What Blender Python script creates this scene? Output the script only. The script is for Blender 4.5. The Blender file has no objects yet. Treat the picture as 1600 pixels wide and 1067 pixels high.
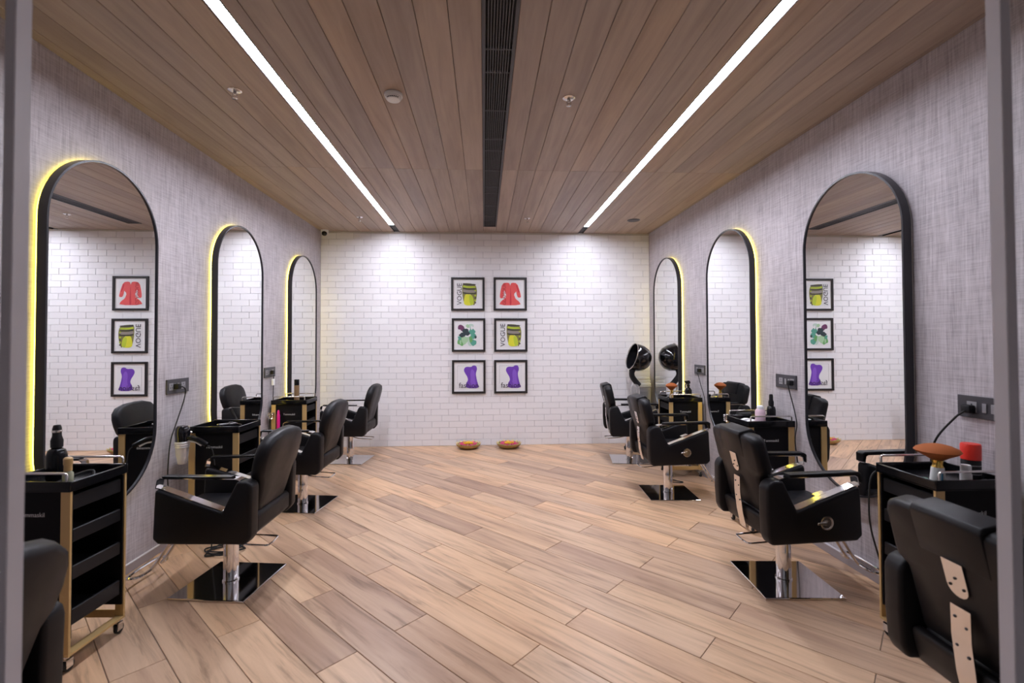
import bpy, bmesh, math, random
from mathutils import Vector, Matrix
random.seed(7)
S = bpy.context.scene
COL = S.collection
PI = math.pi

# ------------------------------------------------------------------ room constants (metres)
XL, XR, YB, H = -2.315, 2.421, 6.844, 3.056       # left wall, right wall, back wall, ceiling
YF = -1.6                                         # where the corridor side ends
YD = 0.915                                        # plane of the glazed front
CX = (XL + XR) / 2

# ------------------------------------------------------------------ camera
cam_d = bpy.data.cameras.new('camera')
cam = bpy.data.objects.new('camera', cam_d)
COL.objects.link(cam)
S.camera = cam
cam_d.sensor_width = 36.0
cam_d.lens = 36.0 * 740.6 / 1600.0
cam_d.shift_x = (800 - 792.9) / 1600.0
cam_d.shift_y = (517.7 - 533.5) / 1600.0
cam_d.clip_start = 0.02
yaw, pitch, roll = 0.0492, 0.0190, -0.0030
r_ = Vector((math.cos(yaw), -math.sin(yaw), 0)); f_ = Vector((math.sin(yaw), math.cos(yaw), 0)); u_ = Vector((0, 0, 1))
f_, u_ = f_ * math.cos(pitch) + u_ * math.sin(pitch), u_ * math.cos(pitch) - f_ * math.sin(pitch)
r_, u_ = r_ * math.cos(roll) + u_ * math.sin(roll), u_ * math.cos(roll) - r_ * math.sin(roll)
M = Matrix((r_, u_, -f_)).transposed().to_4x4()
M.translation = Vector((0, 0, 1.5))
cam.matrix_world = M
cam_d.dof.use_dof = True
cam_d.dof.focus_distance = 5.2
cam_d.dof.aperture_fstop = 2.6

# ------------------------------------------------------------------ world, exposure
W = bpy.data.worlds.new('world'); S.world = W; W.use_nodes = True
W.node_tree.nodes['Background'].inputs[0].default_value = (0.80, 0.76, 0.82, 1)
W.node_tree.nodes['Background'].inputs[1].default_value = 0.06
S.view_settings.view_transform = 'Standard'
S.view_settings.look = 'None'
S.view_settings.gamma = 1.0
S.view_settings.use_curve_mapping = False
S.view_settings.exposure = 1.62
LED_WHITE = 31.0
LED_YELLOW = 3.6

# ------------------------------------------------------------------ helpers
def new_obj(name, me, mat=None, parent=None, loc=None, rot=None):
    o = bpy.data.objects.new(name, me)
    COL.objects.link(o)
    if mat is not None and me is not None and hasattr(me, 'materials'):
        ms = mat if isinstance(mat, (list, tuple)) else [mat]
        if len(me.materials) == 0:
            for m in ms: me.materials.append(m)
    if parent is not None: o.parent = parent
    if loc is not None: o.location = loc
    if rot is not None: o.rotation_euler = rot
    return o

def thing(name, label, cat, loc=(0, 0, 0), rz=0.0, group=None):
    o = new_obj(name, None, loc=loc, rot=(0, 0, rz))
    o.empty_display_size = 0.1
    o['label'] = label; o['category'] = cat
    if group: o['group'] = group
    return o

def tag(o, label, cat, group=None):
    o['label'] = label; o['category'] = cat
    if group: o['group'] = group
    return o

def struct(o, label, cat='structure'):
    o['kind'] = 'structure'; o['label'] = label; o['category'] = cat
    return o

class MB:
    """collects shapes, builds one mesh"""
    def __init__(s): s.bm = bmesh.new()
    def _xf(s, vs, mat):
        if mat is not None:
            for v in vs: v.co = mat @ v.co
    def box(s, x0, x1, y0, y1, z0, z1, bev=0.0, seg=2, mat=None, mi=0):
        b = bmesh.new()
        bmesh.ops.create_cube(b, size=1)
        for v in b.verts:
            v.co = Vector(((x0 + x1) / 2 + v.co.x * (x1 - x0), (y0 + y1) / 2 + v.co.y * (y1 - y0), (z0 + z1) / 2 + v.co.z * (z1 - z0)))
        if bev > 0:
            bmesh.ops.bevel(b, geom=b.edges[:] , offset=bev, segments=seg, affect='EDGES', profile=0.5)
        s._merge(b, mat, mi); return s
    def _merge(s, b, mat, mi=0):
        if mat is not None:
            for v in b.verts: v.co = mat @ v.co
        mp = {}
        for v in b.verts: mp[v] = s.bm.verts.new(v.co)
        for f in b.faces:
            try: g = s.bm.faces.new([mp[v] for v in f.verts])
            except ValueError: continue
            g.material_index = mi; g.smooth = f.smooth
        b.free()
    def prism(s, pts, d, axis='y', off=0.0, bev=0.0, seg=2, mat=None, mi=0):
        """polygon pts (a,b) extruded symmetric by d about off. axis: normal. y: (x,z); x: (y,z); z: (x,y)"""
        b = bmesh.new()
        def P(a, c, t):
            return {'y': (a, t, c), 'x': (t, a, c), 'z': (a, c, t)}[axis]
        lo = [b.verts.new(P(a, c, off - d / 2)) for a, c in pts]
        hi = [b.verts.new(P(a, c, off + d / 2)) for a, c in pts]
        n = len(pts)
        b.faces.new(lo); b.faces.new(hi[::-1])
        for i in range(n): b.faces.new((lo[(i + 1) % n], lo[i], hi[i], hi[(i + 1) % n]))
        bmesh.ops.recalc_face_normals(b, faces=b.faces[:])
        if bev > 0:
            bmesh.ops.bevel(b, geom=b.edges[:], offset=bev, segments=seg, affect='EDGES', profile=0.5)
        s._merge(b, mat, mi); return s
    def lathe(s, prof, n=20, mat=None, mi=0, close=True):
        """profile (r,z) revolved about z"""
        b = bmesh.new(); rings = []
        for r, z in prof:
            if r < 1e-5: rings.append([b.verts.new((0, 0, z))])
            else: rings.append([b.verts.new((r * math.cos(2 * PI * k / n), r * math.sin(2 * PI * k / n), z)) for k in range(n)])
        for A, B in zip(rings, rings[1:]):
            for k in range(n):
                k2 = (k + 1) % n
                if len(A) == 1 and len(B) == 1: continue
                if len(A) == 1: f = (A[0], B[k], B[k2])
                elif len(B) == 1: f = (A[k], B[0], A[k2])
                else: f = (A[k], B[k], B[k2], A[k2])
                b.faces.new(f).smooth = True
        if close:
            for R in (rings[0], rings[-1]):
                if len(R) > 2: b.faces.new(R)
        bmesh.ops.recalc_face_normals(b, faces=b.faces[:])
        s._merge(b, mat, mi); return s
    def tube(s, pts, r, n=8, closed=False, mi=0, mat=None):
        b = bmesh.new(); pts = [Vector(p) for p in pts]; m = len(pts); rings = []
        prev = None
        for i, p in enumerate(pts):
            a = pts[i - 1] if (i > 0 or closed) else p
            c = pts[(i + 1) % m] if (i < m - 1 or closed) else p
            t = (c - a).normalized()
            if prev is None:
                up = Vector((0, 0, 1)) if abs(t.z) < 0.9 else Vector((1, 0, 0))
                u = t.cross(up).normalized()
            else:
                u = (prev - t * prev.dot(t)).normalized()
            prev = u; w = t.cross(u)
            rr = r[i] if isinstance(r, (list, tuple)) else r
            rings.append([b.verts.new(p + (u * math.cos(2 * PI * k / n) + w * math.sin(2 * PI * k / n)) * rr) for k in range(n)])
        for i in range(m if closed else m - 1):
            A = rings[i]; B = rings[(i + 1) % m]
            for k in range(n):
                b.faces.new((A[k], A[(k + 1) % n], B[(k + 1) % n], B[k])).smooth = True
        if not closed:
            b.faces.new(rings[0][::-1]); b.faces.new(rings[-1])
        bmesh.ops.recalc_face_normals(b, faces=b.faces[:])
        s._merge(b, mat, mi); return s
    def ribbon(s, pts, w, t, y=0.0, closed=False, mat=None, mi=0):
        """flat bar of width w (in y) and thickness t following (x,z) path"""
        n = len(pts); m = n if closed else n - 1
        out = []; inn = []
        for i in range(n):
            p = Vector(pts[i]).to_2d() if len(pts[i]) > 2 else Vector(pts[i])
            a = Vector(pts[i - 1]) if (i > 0 or closed) else p
            c = Vector(pts[(i + 1) % n]) if (i < n - 1 or closed) else p
            d1 = (p - a); d2 = (c - p)
            if d1.length < 1e-6: d1 = d2
            if d2.length < 1e-6: d2 = d1
            d1.normalize(); d2.normalize()
            tt = (d1 + d2).normalized(); nn = Vector((-tt.y, tt.x))
            k = 1 / max(0.45, nn.dot(Vector((-d1.y, d1.x))))
            out.append(p + nn * t / 2 * k); inn.append(p - nn * t / 2 * k)
        b = bmesh.new()
        def V(p, yy): return b.verts.new((p.x, yy, p.y))
        R = [[V(out[i], y - w / 2), V(out[i], y + w / 2), V(inn[i], y + w / 2), V(inn[i], y - w / 2)] for i in range(n)]
        for i in range(m):
            A = R[i]; B = R[(i + 1) % n]
            for k in range(4): b.faces.new((A[k], A[(k + 1) % 4], B[(k + 1) % 4], B[k]))
        if not closed: b.faces.new(R[0]); b.faces.new(R[-1][::-1])
        bmesh.ops.recalc_face_normals(b, faces=b.faces[:])
        s._merge(b, mat, mi); return s
    def pillow(s, outline, th, bulge=0.012, mat=None, mi=0):
        """soft slab: outline (a,b) in the local yz plane, thickness along x, rounded rim, domed faces"""
        b = bmesh.new(); n = len(outline)
        ca = sum(p[0] for p in outline) / n; cb = sum(p[1] for p in outline) / n
        steps = [(-1, .0, 1), (-1, .5, .6), (-1, .86, .18), (-.86, .955, 0), (-.45, 1, 0), (.45, 1, 0), (.86, .955, 0), (1, .86, .18), (1, .5, .6), (1, 0, 1)]
        rings = []
        for x, sc, bu in steps:
            xx = x * th / 2 + (bulge * bu if x > 0 else -bulge * bu)
            if sc == 0: rings.append([b.verts.new((xx, ca, cb))])
            else:
                rr = []
                for a, c in outline:
                    da, dc = a - ca, c - cb
                    L = math.hypot(da, dc); k = sc if sc < .8 else 1 - (1 - sc) * min(1, .09 / max(L, .01)) * 2.0
                    rr.append(b.verts.new((xx, ca + da * k, cb + dc * k)))
                rings.append(rr)
        for A, B in zip(rings, rings[1:]):
            for k in range(n):
                k2 = (k + 1) % n
                if len(A) == 1: f = (A[0], B[k], B[k2])
                elif len(B) == 1: f = (A[k], B[0], A[k2])
                else: f = (A[k], B[k], B[k2], A[k2])
                b.faces.new(f).smooth = True
        bmesh.ops.recalc_face_normals(b, faces=b.faces[:])
        s._merge(b, mat, mi); return s
    def mesh(s, name='m', smooth=False, angle=None):
        me = bpy.data.meshes.new(name)
        s.bm.to_mesh(me); s.bm.free()
        if smooth:
            for p in me.polygons: p.use_smooth = True
            try: me.set_sharp_from_angle(angle=angle or 0.7)
            except Exception: pass
        return me
    def build(s, name, mat, parent=None, loc=None, rot=None, smooth=False, angle=None):
        return new_obj(name, s.mesh(name, smooth, angle), mat, parent, loc, rot)

def copy_tree(o, parent=None):
    c = o.copy(); COL.objects.link(c)
    if parent is not None: c.parent = parent
    for ch in list(o.children): copy_tree(ch, c)
    return c

def rrect(w, h, r, n=5, cx=0.0, cz=0.0):
    """rounded rectangle outline centred"""
    pts = []
    for sx, sz, a0 in ((1, 1, 0), (-1, 1, PI / 2), (-1, -1, PI), (1, -1, 1.5 * PI)):
        for k in range(n + 1):
            a = a0 + k * PI / 2 / n
            pts.append((cx + sx * (w / 2 - r) + r * math.cos(a), cz + sz * (h / 2 - r) + r * math.sin(a)))
    return pts

def smooth_closed(pts, it=2):
    for _ in range(it):
        q = []
        n = len(pts)
        for i in range(n):
            a, b = pts[i], pts[(i + 1) % n]
            q.append((a[0] * .75 + b[0] * .25, a[1] * .75 + b[1] * .25)); q.append((a[0] * .25 + b[0] * .75, a[1] * .25 + b[1] * .75))
        pts = q
    return pts

def spline(pts, n=8, closed=False):
    P = [Vector(p) for p in pts]; out = []; m = len(P)
    for i in range(m if closed else m - 1):
        if closed: a, b, c, d = P[i - 1], P[i], P[(i + 1) % m], P[(i + 2) % m]
        else: a, b, c, d = P[max(i - 1, 0)], P[i], P[i + 1], P[min(i + 2, m - 1)]
        for k in range(n):
            t = k / n
            out.append(0.5 * ((2 * b) + (c - a) * t + (2 * a - 5 * b + 4 * c - d) * t * t + (3 * b - a - 3 * c + d) * t ** 3))
    if not closed: out.append(P[-1])
    return out

# ------------------------------------------------------------------ materials
def mat_new(name, color=(.5, .5, .5), rough=.5, metal=0.0, spec=.5, emis=None, es=0.0, trans=0.0, coat=0.0, alpha=1.0):
    m = bpy.data.materials.new(name); m.use_nodes = True
    b = m.node_tree.nodes['Principled BSDF']
    b.inputs['Base Color'].default_value = (*color, 1)
    b.inputs['Roughness'].default_value = rough
    b.inputs['Metallic'].default_value = metal
    b.inputs['Specular IOR Level'].default_value = spec
    b.inputs['Transmission Weight'].default_value = trans
    b.inputs['Coat Weight'].default_value = coat
    b.inputs['Alpha'].default_value = alpha
    if emis:
        b.inputs['Emission Color'].default_value = (*emis, 1); b.inputs['Emission Strength'].default_value = es
    return m

def nd(m, t, **kw):
    n = m.node_tree.nodes.new(t)
    for k, v in kw.items():
        if k in n.inputs: n.inputs[k].default_value = v
        else: setattr(n, k, v)
    return n
def ln(m, a, b): m.node_tree.links.new(a, b)
def bsdf(m): return m.node_tree.nodes['Principled BSDF']
def ramp(m, src, stops):
    r = nd(m, 'ShaderNodeValToRGB'); e = r.color_ramp.elements
    while len(e) < len(stops): e.new(0.5)
    for k, (p, c) in enumerate(stops):
        e[k].position = p; e[k].color = (*c, 1)
    ln(m, src, r.inputs[0]); return r.outputs[0]
def mixc(m, fac, a, b, mode='MIX'):
    n = nd(m, 'ShaderNodeMix', data_type='RGBA', blend_type=mode)
    for sock, v in ((n.inputs[0], fac), (n.inputs[6], a), (n.inputs[7], b)):
        if hasattr(v, 'links'): ln(m, v, sock)
        elif isinstance(v, (int, float)): sock.default_value = v
        else: sock.default_value = (*v, 1)
    return n.outputs[2]
def coords(m, scale=(1, 1, 1), rnd=True, kind='Object'):
    tc = nd(m, 'ShaderNodeTexCoord'); mp = nd(m, 'ShaderNodeMapping'); mp.inputs['Scale'].default_value = scale
    ln(m, tc.outputs[kind], mp.inputs['Vector'])
    if rnd:
        oi = nd(m, 'ShaderNodeObjectInfo'); mu = nd(m, 'ShaderNodeMath', operation='MULTIPLY'); mu.inputs[1].default_value = 37.0
        ln(m, oi.outputs['Random'], mu.inputs[0])
        cb = nd(m, 'ShaderNodeCombineXYZ')
        for k in range(3): ln(m, mu.outputs[0], cb.inputs[k])
        ln(m, cb.outputs[0], mp.inputs['Location'])
        return mp.outputs[0], oi.outputs['Random']
    return mp.outputs[0], None
def noise(m, vec, scale, detail=4, rough=.5, dist=0.0):
    n = nd(m, 'ShaderNodeTexNoise'); n.inputs['Scale'].default_value = scale; n.inputs['Detail'].default_value = detail
    n.inputs['Roughness'].default_value = rough; n.inputs['Distortion'].default_value = dist
    ln(m, vec, n.inputs['Vector']); return n.outputs['Fac']
def bump(m, h, strength=.2, dist=.002):
    b = nd(m, 'ShaderNodeBump'); b.inputs['Strength'].default_value = strength; b.inputs['Distance'].default_value = dist
    ln(m, h, b.inputs['Height']); ln(m, b.outputs[0], bsdf(m).inputs['Normal'])

def wood(name, c_dark, c_mid, c_light, rough, grain_axis='x', spec=.4, streak=.5, tone=((0.0, (.84, .80, .80)), (1.0, (1.12, 1.1, 1.04)))):
    m = mat_new(name, rough=rough, spec=spec)
    sc = (1.2, 14, 14) if grain_axis == 'x' else (14, 1.0, 14)
    v, rnd = coords(m, sc)
    g = noise(m, v, 1.5, 6, .6, .6)
    col = ramp(m, g, ((.32, c_dark), (.47, c_mid), (.66, c_light)))
    v2, _ = coords(m, (.55, 5, 5) if grain_axis == 'x' else (5, .4, 5))
    g2 = noise(m, v2, 1.2, 2, .5, .3)
    st = ramp(m, g2, ((.38, (.68, .62, .62)), (.52, (1, 1, 1))))
    col = mixc(m, streak, col, st, 'MULTIPLY')
    tn = ramp(m, rnd, tone)
    col = mixc(m, 1.0, col, tn, 'MULTIPLY')
    ln(m, col, bsdf(m).inputs['Base Color'])
    v3, _ = coords(m, (3, 60, 60) if grain_axis == 'x' else (60, 3, 60))
    bump(m, noise(m, v3, 3, 3), .12, .001)
    return m

M_TILE = wood('wood_look_tile', (.39, .25, .155), (.64, .425, .27), (.73, .50, .325), .36, 'x', .45, .62,
              ((0.0, (.72, .70, .74)), (.22, (.88, .88, .92)), (.6, (1.0, 1.0, 1.0)), (1.0, (1.1, 1.05, .98))))
M_PLANK = wood('ceiling_wood', (.37, .292, .238), (.415, .328, .268), (.46, .366, .298), .5, 'y', .3, .35,
               ((0.0, (.90, .91, .95)), (.5, (1, 1, 1)), (1.0, (1.10, 1.03, .93))))
M_GROUT = mat_new('grout', (.30, .25, .21), .9)
M_CORRIDOR = mat_new('corridor_stone', (.42, .39, .37), .4)
M_JOINT = mat_new('dark_ceiling_void', (.02, .017, .015), .9)

def wallpaper():
    m = mat_new('woven_wallpaper', rough=.62, spec=.3)
    tc = nd(m, 'ShaderNodeTexCoord')
    def layer(scale, s, det=3):
        mp = nd(m, 'ShaderNodeMapping'); mp.inputs['Scale'].default_value = scale
        ln(m, tc.outputs['Object'], mp.inputs['Vector']); return noise(m, mp.outputs[0], s, det, .6)
    a = layer((1, 210, 7), 1.0)           # vertical threads
    b = layer((1, 7, 210), 1.0)           # horizontal threads
    c = layer((1, 1, 1), 1.6, 5)          # soft clouding
    d = layer((1, 60, 5), 1.0)
    A = nd(m, 'ShaderNodeMath', operation='ADD'); ln(m, a, A.inputs[0]); ln(m, b, A.inputs[1])
    B = nd(m, 'ShaderNodeMath', operation='ADD'); ln(m, A.outputs[0], B.inputs[0]); ln(m, d, B.inputs[1])
    D = nd(m, 'ShaderNodeMath', operation='DIVIDE'); ln(m, B.outputs[0], D.inputs[0]); D.inputs[1].default_value = 3.0
    col = ramp(m, D.outputs[0], ((.36, (.33, .295, .31)), (.50, (.50, .465, .485)), (.64, (.64, .60, .625))))
    cl = ramp(m, c, ((.3, (.86, .85, .85)), (.7, (1.08, 1.07, 1.07))))
    ln(m, mixc(m, 1.0, col, cl, 'MULTIPLY'), bsdf(m).inputs['Base Color'])
    bump(m, D.outputs[0], .35, .002)
    return m
M_WALL = wallpaper()
M_SKIRT = mat_new('skirting_grey', (.36, .32, .33), .45)
M_ALU = mat_new('painted_aluminium', (.64, .61, .64), .4, .0)

def brickmat():
    m = mat_new('white_brick_paint', (.80, .785, .80), .6, spec=.15)
    v, rnd = coords(m, (1, 1, 1))
    n = noise(m, v, 18, 4)
    base = ramp(m, rnd, ((0, (.85, .83, .85)), (1, (.91, .90, .91))))
    ln(m, base, bsdf(m).inputs['Base Color'])
    bump(m, n, .18, .004)
    return m
M_BRICK = brickmat()
M_MORTAR = mat_new('white_mortar', (.60, .58, .60), .8)
M_WHITE = mat_new('white_plastic', (.82, .80, .76), .4)
M_WHITE2 = mat_new('white_towel', (.90, .90, .90), .85)

def leather(name, c, rough=.42):
    m = mat_new(name, c, rough, spec=.27)
    v, _ = coords(m, (1, 1, 1), False)
    bump(m, noise(m, v, 420, 2), .10, .0006)
    n2 = noise(m, v, 6, 3)
    r = nd(m, 'ShaderNodeMapRange'); r.inputs[1].default_value = .3; r.inputs[2].default_value = .7
    r.inputs[3].default_value = rough - .06; r.inputs[4].default_value = rough + .08
    ln(m, n2, r.inputs[0]); ln(m, r.outputs[0], bsdf(m).inputs['Roughness'])
    return m
M_LEATHER = leather('black_leatherette', (.0075, .0068, .0085), .44)
M_LEATHER2 = leather('black_leatherette_back', (.0085, .0072, .0085), .48)
M_CHROME = mat_new('chrome', (.80, .79, .80), .07, 1.0)
M_SATIN = mat_new('satin_steel', (.72, .69, .67), .25, 1.0)
M_BLACK = mat_new('black_plastic', (.006, .006, .0075), .2, spec=.3)
M_BLACKM = mat_new('black_matt', (.007, .0065, .008), .5, spec=.35)
M_BLACKG = mat_new('black_gloss', (.008, .008, .010), .08, coat=.5)
M_FRAME = mat_new('black_frame', (.018, .017, .022), .3)
M_GOLD = mat_new('gold_painted_bar', (.62, .42, .18), .4, .25)
M_MIRROR = mat_new('mirror_glass', (.93, .94, .94), .0, 1.0)
M_ARM = mat_new('polished_steel', (.76, .74, .73), .11, 1.0)
M_VENT = mat_new('vent_grey', (.055, .053, .060), .45)
M_VOID = mat_new('vent_void', (.008, .008, .010), .8)
M_PANEL = mat_new('trolley_panel', (.007, .0065, .008), .55, spec=.12)
M_GREYP = mat_new('grey_plastic', (.24, .23, .25), .45)
M_RUBBER = mat_new('black_rubber', (.015, .015, .015), .7)
M_SOCKET = mat_new('socket_anthracite', (.055, .052, .060), .35)
M_LETTER = mat_new('white_lettering', (.62, .62, .63), .4)
M_SWITCH = mat_new('switch_grey', (.28, .27, .28), .3)
M_GLASS = mat_new('clear_glass', (.97, .99, .98), .0, trans=1.0); bsdf(M_GLASS).inputs['IOR'].default_value = 1.05
M_LED = mat_new('led_diffuser', (.9, .9, .9), .5, emis=(.90, .92, 1.05), es=LED_WHITE)
M_LEDY = mat_new('led_yellow', (.9, .8, .2), .5, emis=(1.0, .80, .09), es=LED_YELLOW)

# ------------------------------------------------------------------ floor with diagonal tiles
fl = MB().box(XL - .1, XR + .1, YD, YB + .1, -.10, -.006).build('floor', M_GROUT)
struct(fl, 'tan wood-look tiled floor laid in diagonal rows', 'floor')
cf = MB().box(XL - .1, XR + .1, YF, YD, -.10, 0.0).build('floor_corridor', M_CORRIDOR)
struct(cf, 'plain stone corridor floor in front of the glazed opening', 'floor')
TW, TL = .211, 1.25
c45 = math.sqrt(.5)
nV = Vector((c45, c45)); uV = Vector((-c45, c45))
def clip(poly, nx, ny, d):
    out = []
    for i in range(len(poly)):
        a, b = poly[i], poly[(i + 1) % len(poly)]
        da = nx * a[0] + ny * a[1] - d; db = nx * b[0] + ny * b[1] - d
        if da <= 0: out.append(a)
        if (da < 0 < db) or (db < 0 < da):
            t = da / (da - db); out.append((a[0] + (b[0] - a[0]) * t, a[1] + (b[1] - a[1]) * t))
    return out
def area(p): return abs(sum(p[i][0] * p[(i + 1) % len(p)][1] - p[(i + 1) % len(p)][0] * p[i][1] for i in range(len(p)))) / 2
def slab_mesh(poly, z0, z1, bev, top=True):
    """thin slab with chamfered visible edges"""
    b = bmesh.new(); n = len(poly)
    cxm = sum(p[0] for p in poly) / n; cym = sum(p[1] for p in poly) / n
    def ring(k, z):
        r = []
        for x, y in poly:
            dx, dy = cxm - x, cym - y
            r.append(b.verts.new((x + math.copysign(min(k, abs(dx)), dx), y + math.copysign(min(k, abs(dy)), dy), z)))
        return r
    R = [ring(0, z0), ring(0, z1 - (bev if top else -bev)), ring(bev, z1)]
    for A, B in zip(R, R[1:]):
        for k in range(n): b.faces.new((A[k], A[(k + 1) % n], B[(k + 1) % n], B[k]))
    b.faces.new(R[-1])
    bmesh.ops.recalc_face_normals(b, faces=b.faces[:])
    me = bpy.data.meshes.new('tile'); b.to_mesh(me); b.free(); return me
G = .0018
full = [(G, G), (TL - G, G), (TL - G, TW - G), (G, TW - G)]
full_me = slab_mesh(full, -.006, 0.0, .0015); full_me.materials.append(M_TILE)
x0r, x1r, y0r, y1r = XL, XR, YD, YB
ang = math.atan2(uV.y, uV.x)
for k in range(-8, 45):
    off = 1.475 if k % 2 else .85
    n0 = .597 + TW * k
    for j in range(-6, 8):
        u0 = off + TL * j
        # local x along u, local y along -n (right handed)
        org = uV * u0 + nV * (n0 + TW)
        ca, sa = math.cos(ang), math.sin(ang)
        def Wp(p): return (org.x + ca * p[0] - sa * p[1], org.y + sa * p[0] + ca * p[1])
        def Lp(p): dx, dy = p[0] - org.x, p[1] - org.y; return (ca * dx + sa * dy, -sa * dx + ca * dy)
        wpoly = [Wp(p) for p in full]
        cl = wpoly
        for nx, ny, d in ((-1, 0, -x0r), (1, 0, x1r), (0, -1, -y0r), (0, 1, y1r)): cl = clip(cl, nx, ny, d)
        if len(cl) < 3 or area(cl) < .0012: continue
        whole = abs(area(cl) - area(wpoly)) < 1e-6
        me = full_me if whole else slab_mesh([Lp(p) for p in cl], -.006, 0.0, .0015)
        if not whole: me.materials.append(M_TILE)
        o = new_obj('floor_tile', me, None, fl, (org.x, org.y, random.uniform(-.0004, 0)), (0, 0, ang))

# ------------------------------------------------------------------ ceiling with boards, light slots and air slot
ce = MB().box(XL - .1, XR + .1, YF, YB + .1, H + .02, H + .14).build('ceiling', M_JOINT)
struct(ce, 'brown timber board ceiling', 'ceiling')
VX0, VX1, VY0, VY1 = -.008, .170, 1.02, 6.455
LX = ((-1.277, -1.203), (1.367, 1.440))
seams = [VX0 - .1595 * k for k in range(0, 15)]
seams = [s for s in seams if s > XL + .03] + [XL]
segsx = [(b, a) for a, b in zip(seams, seams[1:])]
sr = [.1555 + .1595 * k for k in range(0, 16)]
sr[0] = VX1
sr = [s for s in sr if s < XR - .03] + [XR]
segsx += list(zip(sr, sr[1:]))
cuts = []
for a, b in segsx:
    pieces = [(a, b)]
    for l0, l1 in LX:
        q = []
        for p0, p1 in pieces:
            if p1 <= l0 or p0 >= l1: q.append((p0, p1)); continue
            if p0 < l0 - .004: q.append((p0, l0))
            if p1 > l1 + .004: q.append((l1, p1))
        pieces = q
    cuts += pieces
def ceil_plank(a, b, y0, y1):
    g = .0016
    w = (b - a) / 2 - g; L = (y1 - y0) / 2 - .0008
    me = slab_mesh([(-w, -L), (w, -L), (w, L), (-w, L)], .024, 0.0, -.002, True)
    me.materials.append(M_PLANK)
    new_obj('ceiling_board', me, None, ce, ((a + b) / 2, (y0 + y1) / 2, H + random.uniform(0, .0006)))
for a, b in cuts:
    for y0, y1 in ((YF, 1.76), (1.76, 4.302), (4.302, YB)): ceil_plank(a, b, y0, y1)
ceil_plank(VX0, VX1, VY1, YB)
ceil_plank(VX0, VX1, YF, VY0)
for l0, l1 in LX: ceil_plank(l0, l1, YF, 1.9)

vent = thing('ceiling_vent', 'long dark grey slotted air grille along the middle of the timber ceiling', 'air vent', ((VX0 + VX1) / 2, 0, H))
hw = (VX1 - VX0) / 2
m = MB()
m.box(-hw, -hw + .018, VY0, VY1, -.004, .018); m.box(hw - .018, hw, VY0, VY1, -.004, .018)
m.box(-hw + .018, hw - .018, VY0, VY0 + .018, -.004, .018); m.box(-hw + .018, hw - .018, VY1 - .018, VY1, -.004, .018)
m.build('frame', M_VENT, vent)
MB().box(-hw + .012, hw - .012, VY0, VY1, .0185, .0198).build('backing', M_VOID, vent)
sl = MB().box(-.0028, .0028, VY0 + .018, VY1 - .018, 0, .017).mesh('slat'); sl.materials.append(M_VENT)
for k in range(9):
    new_obj('slat', sl, None, vent, (-hw + .018 + (2 * hw - .036) * (k + 1) / 10, 0, 0))
cb = MB().box(-hw + .018, hw - .018, -.006, .006, .002, .012).mesh('crossbar'); cb.materials.append(M_VENT)
y = VY0 + .35
k = 0
while y < VY1 - .2:
    new_obj('crossbar', cb, None, vent, (0, y, 0)); y += .46 if k % 3 else .22; k += 1

for (l0, l1), side in zip(LX, ('left', 'right')):
    t = thing('linear_light', 'long glowing white LED strip in the %s half of the timber ceiling' % side, 'ceiling light', ((l0 + l1) / 2, 0, H), 0, 'linear ceiling lights')
    w = (l1 - l0) / 2
    m = MB(); m.box(-w, -w + .004, 1.9, YB - .004, -.001, .019); m.box(w - .004, w, 1.9, YB - .004, -.001, .019); m.box(-w + .004, w - .004, 6.44, YB - .004, .010, .019)
    m.build('channel', M_BLACKM, t)
    MB().box(-w + .0045, w - .0045, 1.904, 6.44, .008, .014).build('diffuser', M_LED, t)

# ------------------------------------------------------------------ walls
wl = MB().box(XL - .12, XL, YF, YB + .1, 0, H + .02).build('wall_left', M_WALL)
struct(wl, 'grey woven wallpaper wall on the left carrying three mirrors', 'wall')
wr = MB().box(XR, XR + .12, YF, YB + .1, 0, H + .02).build('wall_right', M_WALL)
struct(wr, 'grey woven wallpaper wall on the right carrying three mirrors', 'wall')
for nm, xa, xb, lab in (('baseboard_left', XL, XL + .014, 'left'), ('baseboard_right', XR - .014, XR, 'right')):
    o = MB().box(xa, xb, YD, YB, 0, .055, .002, 1).build(nm, M_SKIRT); struct(o, 'low grey skirting along the %s wall' % lab, 'skirting')
    c = MB().box(xa if lab == 'left' else xa - .002, xb + (.002 if lab == 'left' else 0), YD, YB, .0552, .060).build('metal_edge', M_ALU, o)
BY = YB - .012                                    # face of the mortar
wb = MB().box(XL - .12, XR + .12, BY - .0015, YB + .1, 0, H + .02).build('wall_back', M_MORTAR)
struct(wb, 'white painted brick back wall', 'wall')
CH, BWd = .0867, .2445
def brick_mesh(w, h=CH):
    g = .0018
    m = MB().box(-w / 2 + g, w / 2 - g, -.008, .008, -h / 2 + g, h / 2 - g, .002, 1)
    me = m.mesh('brick'); me.materials.append(M_BRICK); return me
bcache = {}
stuffb = bmesh.new()
nb = 0
rows = 35
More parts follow.
